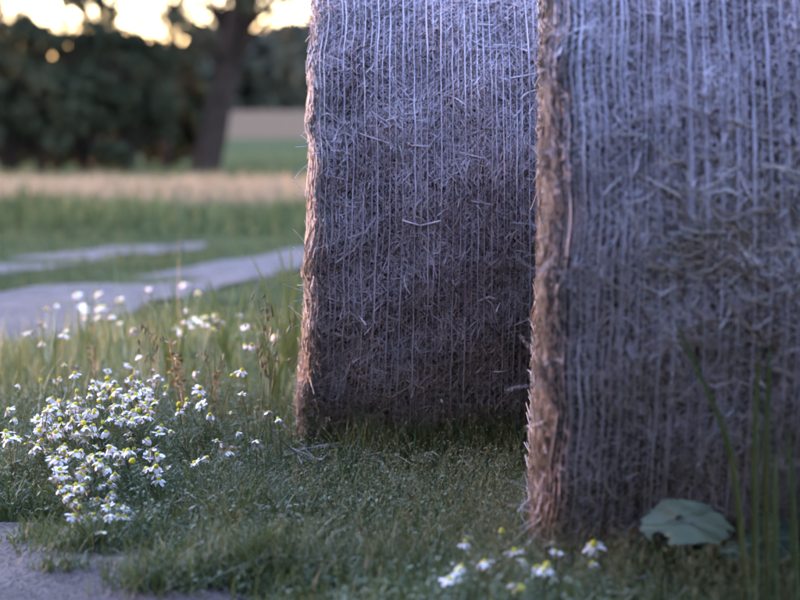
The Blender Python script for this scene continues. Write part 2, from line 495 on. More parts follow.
    P[..., 0] -= np.abs(r.normal(0, 0.004, n))[:, None] * (1 - np.clip(u / 0.03, 0, 1))[:, None]
    Vt, Qt, ix = tubes(P, r.uniform(0.0008, 0.002, n)[:, None] * np.array([.7, 1, .6]), 3)
    parts.append((Vt - base, Qt, r.beta(2, 1.8, n)[ix]))
    for sgn, ue in ((-1, 0.0), (1, BL)):               # flat ends
        n = 2600 if sgn < 0 else 800
        rho = np.sqrt(r.uniform(0.05, 0.93, n)) * BR; th = r.uniform(-math.pi, math.pi, n)
        ring = b.pt(np.full(n, 0.001 if sgn < 0 else BL - .001), th, 0.0)
        cen = ring.mean(0)
        c = cen + (ring - cen) * (rho / BR)[:, None]
        c[:, 0] += sgn * (0.001 + 0.004 * (1 - rho / BR))
        a = th + math.pi / 2 + r.normal(0, 0.6, n)
        ln = r.uniform(0.03, 0.12, n)
        d = np.stack([r.normal(0, 0.05, n), -np.cos(a), np.sin(a)], -1) * ln[:, None]
        P = c[:, None] + d[:, None] * t[..., None]
        P[..., 0] += sgn * (np.abs(r.normal(0, 0.0035, n))[:, None] * (2 * t) ** 2)
        P[..., 2] = np.maximum(P[..., 2], 0.01)
        Vt, Qt, ix = tubes(P, r.uniform(0.001, 0.0024, n)[:, None] * np.array([.7, 1, .6]), 3)
        parts.append((Vt - base, Qt, r.beta(2, 1.8, n)[ix]))
    V, Q, rn = merge(parts)
    o = link('end_straw', np_mesh('end_straw', V, Q, rn), end_mat or M_straw_warm, root)
    o['kind'] = 'stuff'
    o['label'] = 'ragged straw along the rounded bale end'
    # curled wisps standing off the left rim
    n = 150
    th = r.uniform(R_(-60), R_(50), n)
    c = b.pt(r.uniform(0, 0.03, n), th, 0.0)
    d0 = np.stack([-np.abs(r.normal(0.6, 0.5, n)), -r.uniform(0, .6, n), r.normal(0, 0.9, n)], -1)
    d0 /= np.linalg.norm(d0, axis=1, keepdims=True)
    ln = r.uniform(0.01, 0.045, n)
    t5 = np.linspace(0, 1, 6)[None, :, None]
    cv = r.normal(0, 0.9, (n, 3))
    P = c[:, None] + ln[:, None, None] * (d0[:, None] * t5 + cv[:, None] * t5 ** 2 * 0.6)
    Vt, Qt, ix = tubes(P, r.uniform(0.0005, 0.0012, n)[:, None] * np.linspace(1, .5, 6), 3)
    o = link('rim_wisps', np_mesh('rim_wisps', Vt - base, Qt, r.uniform(.5, 1, n)[ix]), M_straw, root)
    o['kind'] = 'stuff'

    # net: zigzag threads joined, each lengthwise tape a piece of its own
    net_parts = []
    tapes = []
    for (sp, ph, wd, offr, zig) in net_layers:
        us = np.arange(0.006 + ph, BL - 0.004, sp)
        K = 96
        th = np.linspace(R_(-180), R_(180), K)
        for k, u0 in enumerate(us):
            wob = r.normal(0, 1, 6)
            uu = u0 + 0.0016 * wob[0] * np.sin(th * 2 + wob[1] * 3) + 0.0008 * wob[2] * np.sin(th * 9 + wob[3] * 3) + 0.0006 * np.sin(th * 31 + wob[4] * 3) * wob[5]
            uu = np.clip(uu, 0.002, BL - 0.002)
            o_ = offr + 0.0015 * np.sin(th * 14 + wob[1] * 5) + 0.0015 * np.sin(th * 23 + wob[2] * 5) + 0.0020 * np.sin(th * 6.3 + 3 * np.sin(u0 * 13 + seed)) * np.sin(u0 * 21 + 2 * np.sin(th * 4) + seed) - 0.001
            P = b.pt(uu, th, o_)
            P2 = b.pt(np.clip(uu + 0.001, 0, BL), th, o_)
            Wd = P2 - P; Wd /= np.linalg.norm(Wd, axis=1, keepdims=True)
            tw = 0.72 + 0.28 * np.sin(th * (7 + 2 * wob[0]) + wob[4] * 4)
            Pn = b.pt(uu, th, o_ + 0.0008)
            ww = wd * r.uniform(0.7, 1.25) * tw
            Vt = np.stack([P - Wd * ww[:, None], Pn, P + Wd * ww[:, None]], 1).reshape(-1, 3)
            i = np.arange(K - 1) * 3
            Qt = np.concatenate([np.stack([i, i + 1, i + 4, i + 3], -1), np.stack([i + 1, i + 2, i + 5, i + 4], -1), np.stack([i + 2, i, i + 3, i + 5], -1)])
            tapes.append((Vt - base, Qt, np.full(len(Vt), r.uniform(0, 1))))
        if zig:
            n = len(us) - 1
            Kz = int(2 * math.pi * BR / 0.022)
            thz = np.linspace(R_(-180), R_(180), Kz)
            alt = (np.arange(Kz) % 2)[None, :]
            uz = us[:-1, None] + sp * (0.06 + 0.88 * alt) + r.normal(0, 0.002, (n, Kz))
            P = b.pt(np.clip(uz, 0.002, BL - .002), thz[None, :] + r.normal(0, 0.004, (n, Kz)), offr - 0.001 + r.normal(0, .001, (n, Kz)))
            Vt, Qt, ix = tubes(P, np.full((n, Kz), 0.0005), 3)
            net_parts.append((Vt - base, Qt, r.uniform(0, 1, n)[ix]))
    V, Q, rn = merge(net_parts)
    net = link('net_wrap', np_mesh('net_wrap', V, Q, rn), M_net, root)
    for V, Q, rn in tapes:
        link('net_tape', np_mesh('net_tape', V, Q, rn), M_net, net)

    # single loose straws lying over the net
    for k in range(n_loose):
        u = r.uniform(0.02, min(u_vis, BL)); th = r.uniform(R_(-60), R_(25))
        if warm_patch is not None and k % 2 == 0:
            u = r.normal(warm_patch[0], warm_patch[2]); th = r.normal(warm_patch[1], warm_patch[3])
        a = r.normal(1.2, .8); ln = r.uniform(0.015, 0.06)
        tt = np.linspace(-.5, .5, 5)
        aa = a + r.normal(0, .5) * tt
        P = b.pt(np.clip(u + np.cos(aa) * tt * ln, 0.002, BL - .002), th + np.sin(aa) * tt * ln / BR, r.uniform(0.005, 0.012) + tt * r.normal(0, 0.012))
        Vt, Qt, ix = tubes(P[None], np.array([[.5, 1, 1, .9, .4]]) * r.uniform(0.001, 0.0021), 4)
        link('straw', np_mesh('straw', Vt - base, Qt, np.full(len(Vt), r.uniform(.55, 1))), M_straw_warm if k % 3 else M_straw, root)
    if warm_patch is not None:                          # bulge of straw pushed through a tear in the net
        n = 360
        u = r.normal(warm_patch[0], warm_patch[2], n); th = r.normal(warm_patch[1], warm_patch[3], n)
        ang = r.normal(-0.35, 0.45, n); ln = r.uniform(.04, .12, n)
        a = ang[:, None] + r.normal(0, .9, n)[:, None] * t
        P = b.pt(np.clip(u[:, None] + np.cos(a) * t * ln[:, None], 0, BL), th[:, None] + np.sin(a) * t * ln[:, None] / BR, r.uniform(0, .014, n)[:, None] + r.normal(0, .006, n)[:, None] * 2 * t)
        Vt, Qt, ix = tubes(P, r.uniform(0.0009, 0.0021, n)[:, None] * np.array([.7, 1, .5]), 3)
        o = link('loose_straw', np_mesh('loose_straw', Vt - base, Qt, r.beta(2.4, 1.8, n)[ix]), M_straw_gold, root)
        o['label'] = 'golden brown straw bulging through the net'
        o['kind'] = 'stuff'
    return b, root

farX, farC = -0.184, 5.25
nearX, nearC = 0.257, 3.91
bale_far, root_far = build_bale(farX, farC, 0.052, 21, 24000, 'straw bale in sharp focus partly hidden behind the nearer bale', [(0.0262, 0.0, 0.0014, 0.0120, True), (0.0262, 0.0125, 0.0011, 0.0100, False), (0.0301, 0.007, 0.0006, 0.0090, False)], 80, None, 0.56, 0.0, 0.019)
bale_near, root_near = build_bale(nearX, nearC, 0.026, 22, 18500, 'nearer blurred straw bale filling the right side, broad leaf at its foot', [(0.0226, 0.0, 0.0015, 0.0125, True), (0.0238, 0.009, 0.0011, 0.0110, False), (0.0215, 0.016, 0.0008, 0.0100, False), (0.0252, 0.005, 0.0009, 0.0110, False)], 170, (0.27, R_(2), 0.08, 0.15), 0.47, R_(3.48), 0.034, M_straw_brown)

# ------------------------------------------------------------------ grass and ground cover
def soil_edge(x, y):
    """signed distance to the edge of the bare soil, positive outside"""
    d = np.full(len(x), 9.0)
    for p in poly3[::2]:
        d = np.minimum(d, np.hypot(x - p[0], y - p[1]))
    return np.where(inside(poly3, x, y), -d, d)
def dens_ok(x, y, soft=True):
    keep = ~(inside(poly1, x, y) | inside(poly2, x, y))
    sd = soil_edge(x, y)
    nz = np.sin(x * 31 + 2 * np.sin(y * 17)) * np.sin(y * 27 + 2 * np.sin(x * 23 + 1))
    pr = np.clip((sd + 0.10 * nz + 0.075) / 0.16, 0, 1) ** 1.3
    keep &= rng.random(len(x)) < pr
    for (bx, bc) in ((farX, farC), (nearX, nearC)):
        keep &= ~((x > bx - 0.005) & (x < bx + BL) & (np.abs(y - bc) < 0.40))
    return keep
def scatter(n, d0, d1, power=1.0, margin=0.35):
    y = d0 + (d1 - d0) * rng.random(n) ** power
    hw = 0.182 * y + margin
    x = rng.uniform(-1, 1, n) * hw
    # constant density: accept by width
    acc = rng.random(n) < hw / (0.182 * d1 + margin)
    return x[acc], y[acc]
def clump(x, y, s=3.0, o=0.0):
    return 0.5 + 0.25 * np.sin(x * s * 2.1 + 1.3 * np.sin(y * s * 1.3 + o)) + 0.25 * np.sin(y * s * 1.7 + 1.1 * np.sin(x * s * 2.3 + o + 2))

parts = []
x, y = scatter(140000, 2.9, 7.0, 1.15)
k = dens_ok(x, y); x, y = x[k], y[k]
c = clump(x, y, 2.2)
k = rng.random(len(x)) < 0.35 + 0.65 * c; x, y, c = x[k], y[k], c[k]
# sparse, dry turf beside the bare soil
h = np.minimum(rng.gamma(5, 0.0095, len(x)) * (0.5 + 0.8 * c), .08)
V, Q, ix = blades(x, y, h, rng.uniform(0.0007, 0.0019, len(x)), 0.55, K=3)
parts.append((V, Q, np.clip(rng.beta(2, 2.4, len(x)), 0, 1)[ix]))
# denser little tufts round the bare soil
for (px, py, n, sx, sy, hm) in [(30, 545, 260, .025, .02, .03), (92, 556, 900, .05, .04, .04), (60, 575, 300, .03, .02, .025), (160, 590, 800, .04, .04, .045), (120, 545, 700, .06, .04, .035), (200, 560, 500, .05, .05, .03), (228, 520, 900, .06, .06, .06), (255, 580, 900, .07, .06, .06), (20, 500, 500, .08, .06, .04)]:
    g0 = ground_at(px, py)
    x = g0[0] + rng.normal(0, sx, n); y = g0[1] + rng.normal(0, sy, n)
    h = np.minimum(rng.gamma(5, hm / 5, n), hm * 1.8)
    V, Q, ix = blades(x, y, h, rng.uniform(0.0007, 0.0016, n), 0.7)
    parts.append((V, Q, np.clip(rng.beta(2, 2.2, n), 0, 1)[ix]))
V, Q, rn = merge(parts)
o = link('grass', np_mesh('grass', V, Q, rn), M_grass)
tag(o, 'short dark green meadow grass covering the foreground', 'grass', kind='stuff')

# small creeping leaves
x, y = scatter(118000, 2.9, 6.0, 1.2)
k = dens_ok(x, y); x, y = x[k], y[k]
c = clump(x, y, 3.1, 1.7)
k = rng.random(len(x)) < 0.2 + 0.8 * c; x, y, c = x[k], y[k], c[k]
n = len(x)
z = gz(x, y) + rng.gamma(2.2, 0.012, n) * (0.5 + c)
az = rng.uniform(0, 2 * math.pi, n); el = rng.normal(0.3, 0.5, n); ln = rng.uniform(0.004, 0.014, n)
t = np.linspace(0, 1, 3)[None, :]
D = np.stack([np.cos(az) * np.cos(el), np.sin(az) * np.cos(el), np.sin(el)], -1)
P = np.stack([x, y, z], -1)[:, None] + D[:, None] * (ln[:, None] * t)[..., None]
P[..., 2] -= (t ** 2) * ln[:, None] * 0.4
S = np.stack([-np.sin(az), np.cos(az), rng.normal(0, .4, n)], -1)
W = S[:, None] * (ln * rng.uniform(0.13, 0.26, n))[:, None, None] * np.array([0.3, 1, 0.1])[None, :, None]
V, Q, ix = ribbons(P, W)
o = link('weed_leaves', np_mesh('weed_leaves', V, Q, rng.beta(2, 2, n)[ix]), M_weed)
tag(o, 'small creeping weed leaves mixed through the near grass', 'weeds', kind='stuff')

# taller grass at the foot of the bales and by the far side of the patch
parts = []
n = 7000
x = np.concatenate([rng.uniform(-.13, .42, n // 2), rng.uniform(.27, .95, n // 2)])
y = np.concatenate([rng.normal(4.74, 0.07, n // 2), rng.normal(3.42, 0.06, n // 2)])
k = dens_ok(x, y); x, y = x[k], y[k]
h = np.minimum(rng.gamma(6, 0.011, len(x)) + 0.01, .12)
V, Q, ix = blades(x, y, h, rng.uniform(0.0008, 0.0017, len(x)), 0.5)
parts.append((V, Q, rng.beta(2, 2, len(x))[ix]))
n = 3600
x = rng.uniform(-1.2, -.2, n); y = rng.uniform(4.6, 7.6, n)
k = dens_ok(x, y) & (rng.random(n) < clump(x, y, 2.7, 4)); x, y = x[k], y[k]
h = rng.gamma(7, 0.017, len(x))
V, Q, ix = blades(x, y, h, rng.uniform(0.0007, 0.0016, len(x)), 0.3)
parts.append((V, Q, np.clip(rng.beta(2, 1.8, len(x)) + 0.1, 0, 1)[ix]))
V, Q, rn = merge(parts)
o = link('tall_grass', np_mesh('tall_grass', V, Q, rn), M_grass)
tag(o, 'taller loose grass at the bale feet and behind the flowers', 'grass', kind='stuff')

# wispy seed grass between the bales and the flowers
n = 5600
px = np.concatenate([rng.uniform(180, 560, n * 2 // 3), rng.uniform(480, 800, n - n * 2 // 3)]); py = np.concatenate([rng.uniform(425, 600, n * 2 // 3), rng.uniform(545, 640, n - n * 2 // 3)])
d = H * F / (py - HOR)
x = (px - 400) / F * d; y = d
k = dens_ok(x, y) & (rng.random(n) < .25 + .75 * clump(x, y, 4.0, 3)); x, y = x[k], y[k]; n = len(x)
h = rng.uniform(.05, .135, n) * np.where(y > 4.4, 1.25, 1.0)
az = rng.uniform(0, 6.28, n); ln = np.abs(rng.normal(.35, .2, n)) * h
t = np.linspace(0, 1, 4)[None, :]
P = np.stack([x[:, None] + np.cos(az)[:, None] * ln[:, None] * t ** 2, y[:, None] + np.sin(az)[:, None] * ln[:, None] * t ** 2, gz(x, y)[:, None] + h[:, None] * (t - .12 * t ** 3)], -1)
V1, Q1, i1 = tubes(P, np.full((n, 4), .00040) * np.array([1, 1, .8, .5]), 3)
m = 8
tip = P[:, 2][:, None] * (1 - np.linspace(.1, 1, m))[None, :, None] + P[:, 3][:, None] * np.linspace(.1, 1, m)[None, :, None]
tip = (tip + rng.normal(0, .0045, (n, m, 3))).reshape(-1, 3)
D = rng.normal(0, 1, (n * m, 3)); D /= np.linalg.norm(D, axis=1, keepdims=True)
sz = rng.uniform(.0015, .0034, n * m)
Pl = tip[:, None] + D[:, None] * (sz[:, None] * np.linspace(0, 1, 3)[None])[..., None]
S = np.cross(D, rng.normal(0, 1, (n * m, 3))); S /= np.linalg.norm(S, axis=1, keepdims=True)
V2, Q2, i2 = ribbons(Pl, S[:, None] * (sz * .33)[:, None, None] * np.array([.4, 1, .3])[None, :, None])
V, Q, rn = merge([(V1, Q1, rng.random(n)[i1] * .5), (V2, Q2, (.4 + .6 * rng.random(n * m))[i2])])
o = link('seed_grass', np_mesh('seed_grass', V, Q, rn), M_seed)
tag(o, 'fine wispy grass with tiny pale seed heads', 'grass', kind='stuff')

# shed straw lying in the grass at the bale feet
n = 150
x = np.concatenate([rng.uniform(-.22, .3, n // 2), rng.uniform(.2, .7, n - n // 2)])
y = np.concatenate([rng.normal(4.66, .10, n // 2), rng.normal(3.36, .07, n - n // 2)])
k = dens_ok(x, y); x, y = x[k], y[k]; n = len(x)
a = rng.uniform(0, 6.28, n); ln = rng.uniform(.02, .07, n)
t = np.linspace(-.5, .5, 3)[None, :]
P = np.stack([x[:, None] + np.cos(a)[:, None] * ln[:, None] * t, y[:, None] + np.sin(a)[:, None] * ln[:, None] * t, (gz(x, y) + rng.uniform(.012, .035, n))[:, None] + rng.normal(0, .3, n)[:, None] * ln[:, None] * t], -1)
V, Q, ix = tubes(P, rng.uniform(.0007, .0015, n)[:, None] * np.array([1, 1, .8]), 4)
o = link('straw_litter', np_mesh('straw_litter', V, Q, rng.uniform(.2, .8, n)[ix]), M_straw_warm)
tag(o, 'shed straws scattered in the grass at the bale feet', 'straw', kind='stuff')

# verge between and beyond the wheel tracks
x, y = scatter(52000, 6.5, 24, 1.0, 1.0)
k = ~(inside(poly1, x, y) | inside(poly2, x, y)); x, y = x[k], y[k]
h = rng.gamma(5, 0.014, len(x)) * (0.6 + 0.8 * clump(x, y, 1.1)) * np.clip(.5 + (y - 8) * .05, .5, 1.0)
V, Q, ix = blades(x, y, h, rng.uniform(0.002, 0.005, len(x)), 0.5, K=3)
o = link('verge_grass', np_mesh('verge_grass', V, Q, rng.beta(2, 2, len(x))[ix]), M_far_grass)
tag(o, 'blurred green verge grass along the wheel tracks', 'grass', kind='stuff')
# ripe grass strip in front of the trees
n = 22000
y = rng.uniform(19.5, 28.8, n); x = rng.uniform(-1, 1, n) * (0.19 * y + 3)
h = rng.gamma(9, 0.014, n)
V, Q, ix = blades(x, y, h, rng.uniform(0.004, 0.009, n), 0.2, K=3)
o = link('ripe_grass', np_mesh('ripe_grass', V, Q, rng.beta(2, 2, n)[ix]), M_grain)
tag(o, 'tan strip of ripe grass in front of the trees', 'grass', kind='stuff')
# green weeds before and behind the strip
n = 18000
y = np.concatenate([rng.uniform(14.5, 20, n // 2), rng.uniform(28.8, 60, n // 2)]); x = rng.uniform(-1, 1, n) * (0.19 * y + 3)
h = rng.gamma(6, 0.03, n) * (0.2 + clump(x, y, .8)) * np.where(y < 25, .8, .6)
V, Q, ix = blades(x, y, h, rng.uniform(0.006, 0.016, n), 0.4, K=3)
o = link('field_weeds', np_mesh('field_weeds', V, Q, rng.beta(2, 2, n)[ix]), M_far_grass)
tag(o, 'rough green weeds along both sides of the tan strip', 'weeds', kind='stuff')

# pebbles and crumbs on the bare soil
def crumbs(name, poly, n, label, smin, smax, bounds):
    x = rng.uniform(bounds[0], bounds[1], n); y = rng.uniform(bounds[2], bounds[3], n)
    k = inside(poly, x, y); x, y = x[k], y[k]; n = len(x)
    ico = np.array([[0, 0, 1], [.9, 0, .1], [.28, .85, .05], [-.72, .53, .1], [-.72, -.53, .05], [.28, -.85, .1], [0, 0, -.6]])
    tri = np.array([[0, 1, 2], [0, 2, 3], [0, 3, 4], [0, 4, 5], [0, 5, 1], [6, 2, 1], [6, 3, 2], [6, 4, 3], [6, 5, 4], [6, 1, 5]])
    s = rng.uniform(smin, smax, n) ** 1.0 * rng.uniform(.3, 1, n)
    V = ico[None] * (s[:, None] * rng.uniform(.6, 1.1, (n, 7)))[..., None]
    a = rng.uniform(0, 6.28, n)
    ca, sa = np.cos(a)[:, None], np.sin(a)[:, None]
    Vx = V[..., 0] * ca - V[..., 1] * sa; Vy = V[..., 0] * sa + V[..., 1] * ca
    P = np.stack([Vx + x[:, None], Vy + y[:, None], V[..., 2] * .7 + (gz(x, y) + .007)[:, None]], -1).reshape(-1, 3)
    T = (tri[None] + (np.arange(n) * 7)[:, None, None]).reshape(-1, 3)
    o = link(name, np_mesh(name, P, T, np.repeat(rng.random(n), 7)), M_pebble)
    tag(o, label, 'pebbles', kind='stuff')
crumbs('soil_crumbs', poly3, 5200, 'small pebbles and soil crumbs on the bare patch', 0.001, 0.0042, (-1.3, -.2, 3.0, 4.1))

# ------------------------------------------------------------------ chamomile
def petal_ring_mesh(name, droop, n=13, rad=0.0105, seed=0):
    r = np.random.default_rng(seed)
    Vs, Qs = [], []
    for k in range(n):
        a = 2 * math.pi * k / n + r.normal(0, .08)
        L = rad * r.uniform(.6, 1.15)
        dr = droop + r.normal(0, .3)
        w0 = 0.0027 * r.uniform(.85, 1.15)
        pr, pz = 0.0028, 0.0
        row = []
        for j, (s, ww) in enumerate(((0, .55), (.35, 1.0), (.75, .95), (1.0, .35))):
            if j:
                st = (s - prev) * L
                ang = dr * (0.35 + 0.9 * s)
                pr += st * math.cos(ang); pz -= st * math.sin(ang)
            prev = s
            c, sn = math.cos(a), math.sin(a)
            ctr = np.array([c * pr, sn * pr, pz + (0.0005 if k % 2 else 0)])
            side = np.array([-sn, c, 0]) * w0 * ww
            row.append(ctr - side); row.append(ctr + side)
        o = len(Vs)
        Vs += row
        for j in range(3):
            Qs.append((o + 2 * j, o + 2 * j + 1, o + 2 * j + 3, o + 2 * j + 2))
    return np_mesh(name, np.array(Vs), np.array(Qs), None, True)

def dome_mesh(name, rad, hgt, ns=10, nr=4):
    V = [(0, 0, hgt)]
    for j in range(1, nr + 1):
        f = j / nr * 1.15
        for k in range(ns):
            a = 2 * math.pi * k / ns
            V.append((rad * math.sin(f * 1.45) * math.cos(a), rad * math.sin(f * 1.45) * math.sin(a), hgt * math.cos(f * 1.5)))
    Fc = [(0, 1 + k, 1 + (k + 1) % ns) for k in range(ns)]
    for j in range(nr - 1):
        for k in range(ns):
            a = 1 + j * ns + k; b = 1 + j * ns + (k + 1) % ns
            Fc += [(a, a + ns, b + ns), (a, b + ns, b)]
    return np_mesh(name, np.array(V), np.array(Fc), None, True)
PETALS = [petal_ring_mesh('petal_ring', d, n, r_, s) for s, (d, n, r_) in enumerate([(.25, 11, .0105), (.6, 10, .0105), (.95, 11, .0105), (.75, 9, .0110), (.05, 12, .0100), (1.15, 10, .0105), (.5, 7, .0105), (1.3, 11, .0090), (.4, 12, .0085)])]
DISC = [dome_mesh('disc', .0038, .0034), dome_mesh('disc', .0040, .0052)]
BUD = dome_mesh('bud', .0042, .0060)
for m_ in PETALS: m_.materials.append(M_petal)
for m_ in DISC + [BUD]: m_.materials.append(M_disc)

def chamomile(base, heads, label, group, feather=130, spread=0.05, scale=1.0):
    """heads: list of (xyz, is_bud)"""
    root = empty('chamomile_plant', base)
    tag(root, label, 'flower', group)
    base = np.asarray(base)
    P, Rr = [], []
    hub = np.array([0, 0, 0.0])
    for (h, bud) in heads:
        h = np.asarray(h) - base
        t = np.linspace(0, 1, 6)[:, None]
        mid = np.array([h[0] * .35, h[1] * .35, h[2] * .55]) + rng.normal(0, .006, 3)
        P.append((1 - t) ** 2 * hub + 2 * t * (1 - t) * mid + t ** 2 * (h - np.array([0, 0, .002])))
        Rr.append(np.linspace(.0013, .0007, 6))
    P = np.array(P)
    V, Q, ix = tubes(P, np.array(Rr), 4)
    link('stem', np_mesh('stem', V, Q, rng.random(len(heads))[ix]), M_stem, root)
    # feathery leaves
    n = int(feather * 1.3)
    hi = rng.integers(0, len(heads), n); ti = rng.integers(0, 5, n)
    s0 = P[hi, ti] + rng.normal(0, spread * .35, (n, 3)) * np.array([1, 1, .3])
    s0[:, 2] = np.maximum(s0[:, 2], 0.003)
    D = rng.normal(0, 1, (n, 3)); D[:, 2] = np.abs(D[:, 2]) * .7 + .15
    D /= np.linalg.norm(D, axis=1, keepdims=True)
    ln = rng.uniform(.012, .034, n)
    t = np.linspace(0, 1, 4)[None, :, None]
    Pl = s0[:, None] + D[:, None] * ln[:, None, None] * t + rng.normal(0, .004, (n, 1, 3)) * t ** 2
    Wv = np.cross(D, rng.normal(0, 1, (n, 3))); Wv /= np.linalg.norm(Wv, axis=1, keepdims=True)
    V, Q, ix = ribbons(Pl[:, ::1][:, [0, 2, 3]], Wv[:, None] * (np.array([.8, .9, .3]) * .0007)[None, :, None])
    fo = link('foliage', np_mesh('foliage', V, Q, rng.beta(2, 2, n)[ix]), M_weed, root)
    fo['kind'] = 'stuff'
    for (h, bud) in heads:
        hd = link('flower_head', None, None, root) if False else None
        loc = np.asarray(h) - base
        tl = .2 if group == 'foreground chamomile' else .34
        tilt = (rng.normal(.12, tl), rng.normal(0, tl), rng.uniform(0, 6.28))
        s = rng.uniform(.8, 1.4) * scale
        if bud:
            o = link('bud', BUD, None, root)
            o.location = loc; o.rotation_euler = tilt; o.scale = (s, s, s)
            continue
        pm = random.choice(PETALS)
        d = link('flower_head', random.choice(DISC), None, root)
        d.location = loc; d.rotation_euler = tilt; d.scale = (s, s, s)
        p = link('petal_ring', pm, None, d)
        p.location = (0, 0, 0.0)

main = [(15,419),(18,438),(30,437),(10,437),(26,445),(45,410),(43,415),(51,406),(60,402),(49,418),(77,397),(74,405),(77,411),(69,412),(80,416),
 (89,409),(100,406),(94,413),(93,388),(107,383),(103,393),(99,386),(119,390),(123,398),(115,405),(114,416),(124,412),(130,383),(140,383),
 (151,380),(158,378),(149,388),(148,398),(138,406),(155,402),(141,418),(150,411),(133,411),(125,421),(57,424),(69,425),(64,430),(50,434),
 (53,439),(88,428),(90,435),(102,428),(106,432),(78,438),(65,445),(76,452),(47,450),(53,458),(110,448),(124,453),(128,451),(118,456),(131,439),
 (147,435),(152,451),(90,459),(84,468),(80,473),(60,470),(56,479),(87,480),(82,487),(76,492),(68,499),(69,488),(101,481),(103,489),(106,468),
 (115,475),(93,500),(108,498),(74,516),(108,517),(122,507),(118,516),(91,514),(84,476),(86,463),(73,495),(62,476),(96,433),(84,441),(128,396),
 (112,410),(144,391),(62,424),(47,413),(72,417),(95,410),(134,387),(121,416),(100,462),(64,451),(145,405),(109,387)]
main_b = [(129,365),(138,357),(135,372),(165,394),(158,376)]
right = [(195,373),(200,388),(201,405),(179,411),(186,403),(210,415),(238,433),(231,414),(233,450),(224,449),(207,458),(195,463),(167,468),(156,467),(146,469),
 (153,450),(171,432),(147,469),(155,468),(159,480)]
bale_side = [(242,394),(242,371),(268,413),(278,419),(257,442)]
buds_main = [(60,420),(84,424),(103,423),(74,433),(100,464),(118,387),(77,391),(107,379),(99,401),(138,411),(41,381),(80,508),(111,398),(130,379),(153,401),(132,462)]
buds_right = [(179,405),(187,400),(232,376),(200,396),(165,388),(210,421)]
mid = [(65,365),(77,368),(75,374),(60,378),(54,381),(18,385)]
farl = [(47,309),(57,305),(77,294),(98,294),(120,299),(148,289),(84,310),(100,308),(104,307),(98,317),(120,323),(133,330),(32,332),(27,333),(43,325),(64,335),(67,330),(42,343),(85,317),(112,316),(183,284),(198,293),(149,289),(120,303),(82,306)]
farr = [(187,310),(188,321),(192,327),(175,327),(181,333),(205,318),(214,316),(207,324),(218,323),(213,330),(201,322),(196,318),(239,315),(245,327)]
side2 = [(245,346),(252,345),(275,336),(261,330)]
fore = [[(465,543)], [(450,580),(462,567),(458,572)], [(485,562)], [(515,552),(523,561)], [(543,572),(538,568),(547,567)], [(555,540),(556,552)], [(594,545),(592,564)], [(511,585)]]

rx = np.random.default_rng(5)
main += [(p[0] + rx.normal(0, 7), p[1] + rx.normal(0, 6)) for p in main + main if rx.random() < .75]
right += [(p[0] + rx.normal(0, 5), p[1] + rx.normal(0, 5)) for p in right if rx.random() < .3]
def head_pt(px, py, bud=False):
    zt = min(max(.155 - (py - 395) / 115 * .105, .045), .165) + rng.normal(0, .012)
    zt = max(zt, .035)
    d = (H - zt) * F / (py - HOR)
    return at(px, py, d)
def cluster(pts, buds, per, seed):
    pts = [(p, False) for p in pts] + [(p, True) for p in buds]
    X = np.array([p for p, _ in pts], float)
    k = max(1, round(len(X) / per))
    r = np.random.default_rng(seed)
    C = X[r.choice(len(X), k, replace=False)]
    for _ in range(12):
        a = np.argmin(((X[:, None] - C[None]) ** 2).sum(-1), 1)
        C = np.array([X[a == i].mean(0) if (a == i).any() else C[i] for i in range(k)])
    return [[pts[j] for j in np.where(a == i)[0]] for i in range(k) if (a == i).any()]
def plant_group(pts, buds, per, seed, label, group, feather, scale=1.0):
    cls = sorted(cluster(pts, buds, per, seed), key=lambda c: np.mean([p[0] for p, _ in c]))
    base_label = label
    for q, cl in enumerate(cls):
        if 1 < len(cls) <= 8:
            label = base_label + ', ' + (['leftmost', 'second from left', 'third from left', 'fourth from left', 'fifth from left', 'sixth from left', 'seventh from left'][q] if q < len(cls) - 1 else 'rightmost')
        hs = [(head_pt(p[0], p[1]), bd) for p, bd in cl]
        c = np.mean([h for h, _ in hs], 0)
        bx, by = c[0] + rng.normal(0, .02), c[1] + rng.uniform(0.02, .07)
        chamomile((bx, by, float(gz(bx, by)) - .003), hs, label, group, feather, scale=scale)
plant_group(main, buds_main, 10, 1, 'chamomile plant in the dense white clump left of the sharp bale', 'chamomile in the dense clump', 360)
plant_group(main_b, [], 9, 2, 'chamomile plant standing just above the dense white clump', None, 100)
plant_group(right, buds_right, 5, 3, 'sparse chamomile plant between the dense clump and the sharp bale', 'sparse chamomile by the clump', 340)
plant_group(bale_side, [], 1, 4, 'single stemmed chamomile close to the left foot of the sharp bale', 'single chamomile by the bale foot', 60)
plant_group(mid, [], 3, 5, 'soft chamomile plant left above the dense white clump', 'chamomile above the clump', 80)
plant_group(farl, [], 4, 6, 'blurred chamomile plant beside the gravel track at far left', 'blurred chamomile by the track', 90, 1.1)
plant_group(farr, [], 7, 7, 'blurred chamomile in the round white bunch below the gravel track', 'blurred chamomile bunch', 90, 1.15)
plant_group(side2, [], 2, 8, 'soft chamomile plant among the oat stems by the bale', 'chamomile among the oats', 80)
FL = ['chamomile with one head, leftmost and highest of the foreground flowers', 'low chamomile with overlapping heads at the left end of the foreground row', 'chamomile with one pale head left of the near bale corner',
      'chamomile with two heads touching the near bale corner', 'chamomile with three crowded heads in front of the near bale corner', 'chamomile with one head above another, at the near bale foot',
      'rightmost foreground chamomile with two heads, left of the broad leaf', 'tiny chamomile bud lowest among the foreground flowers']
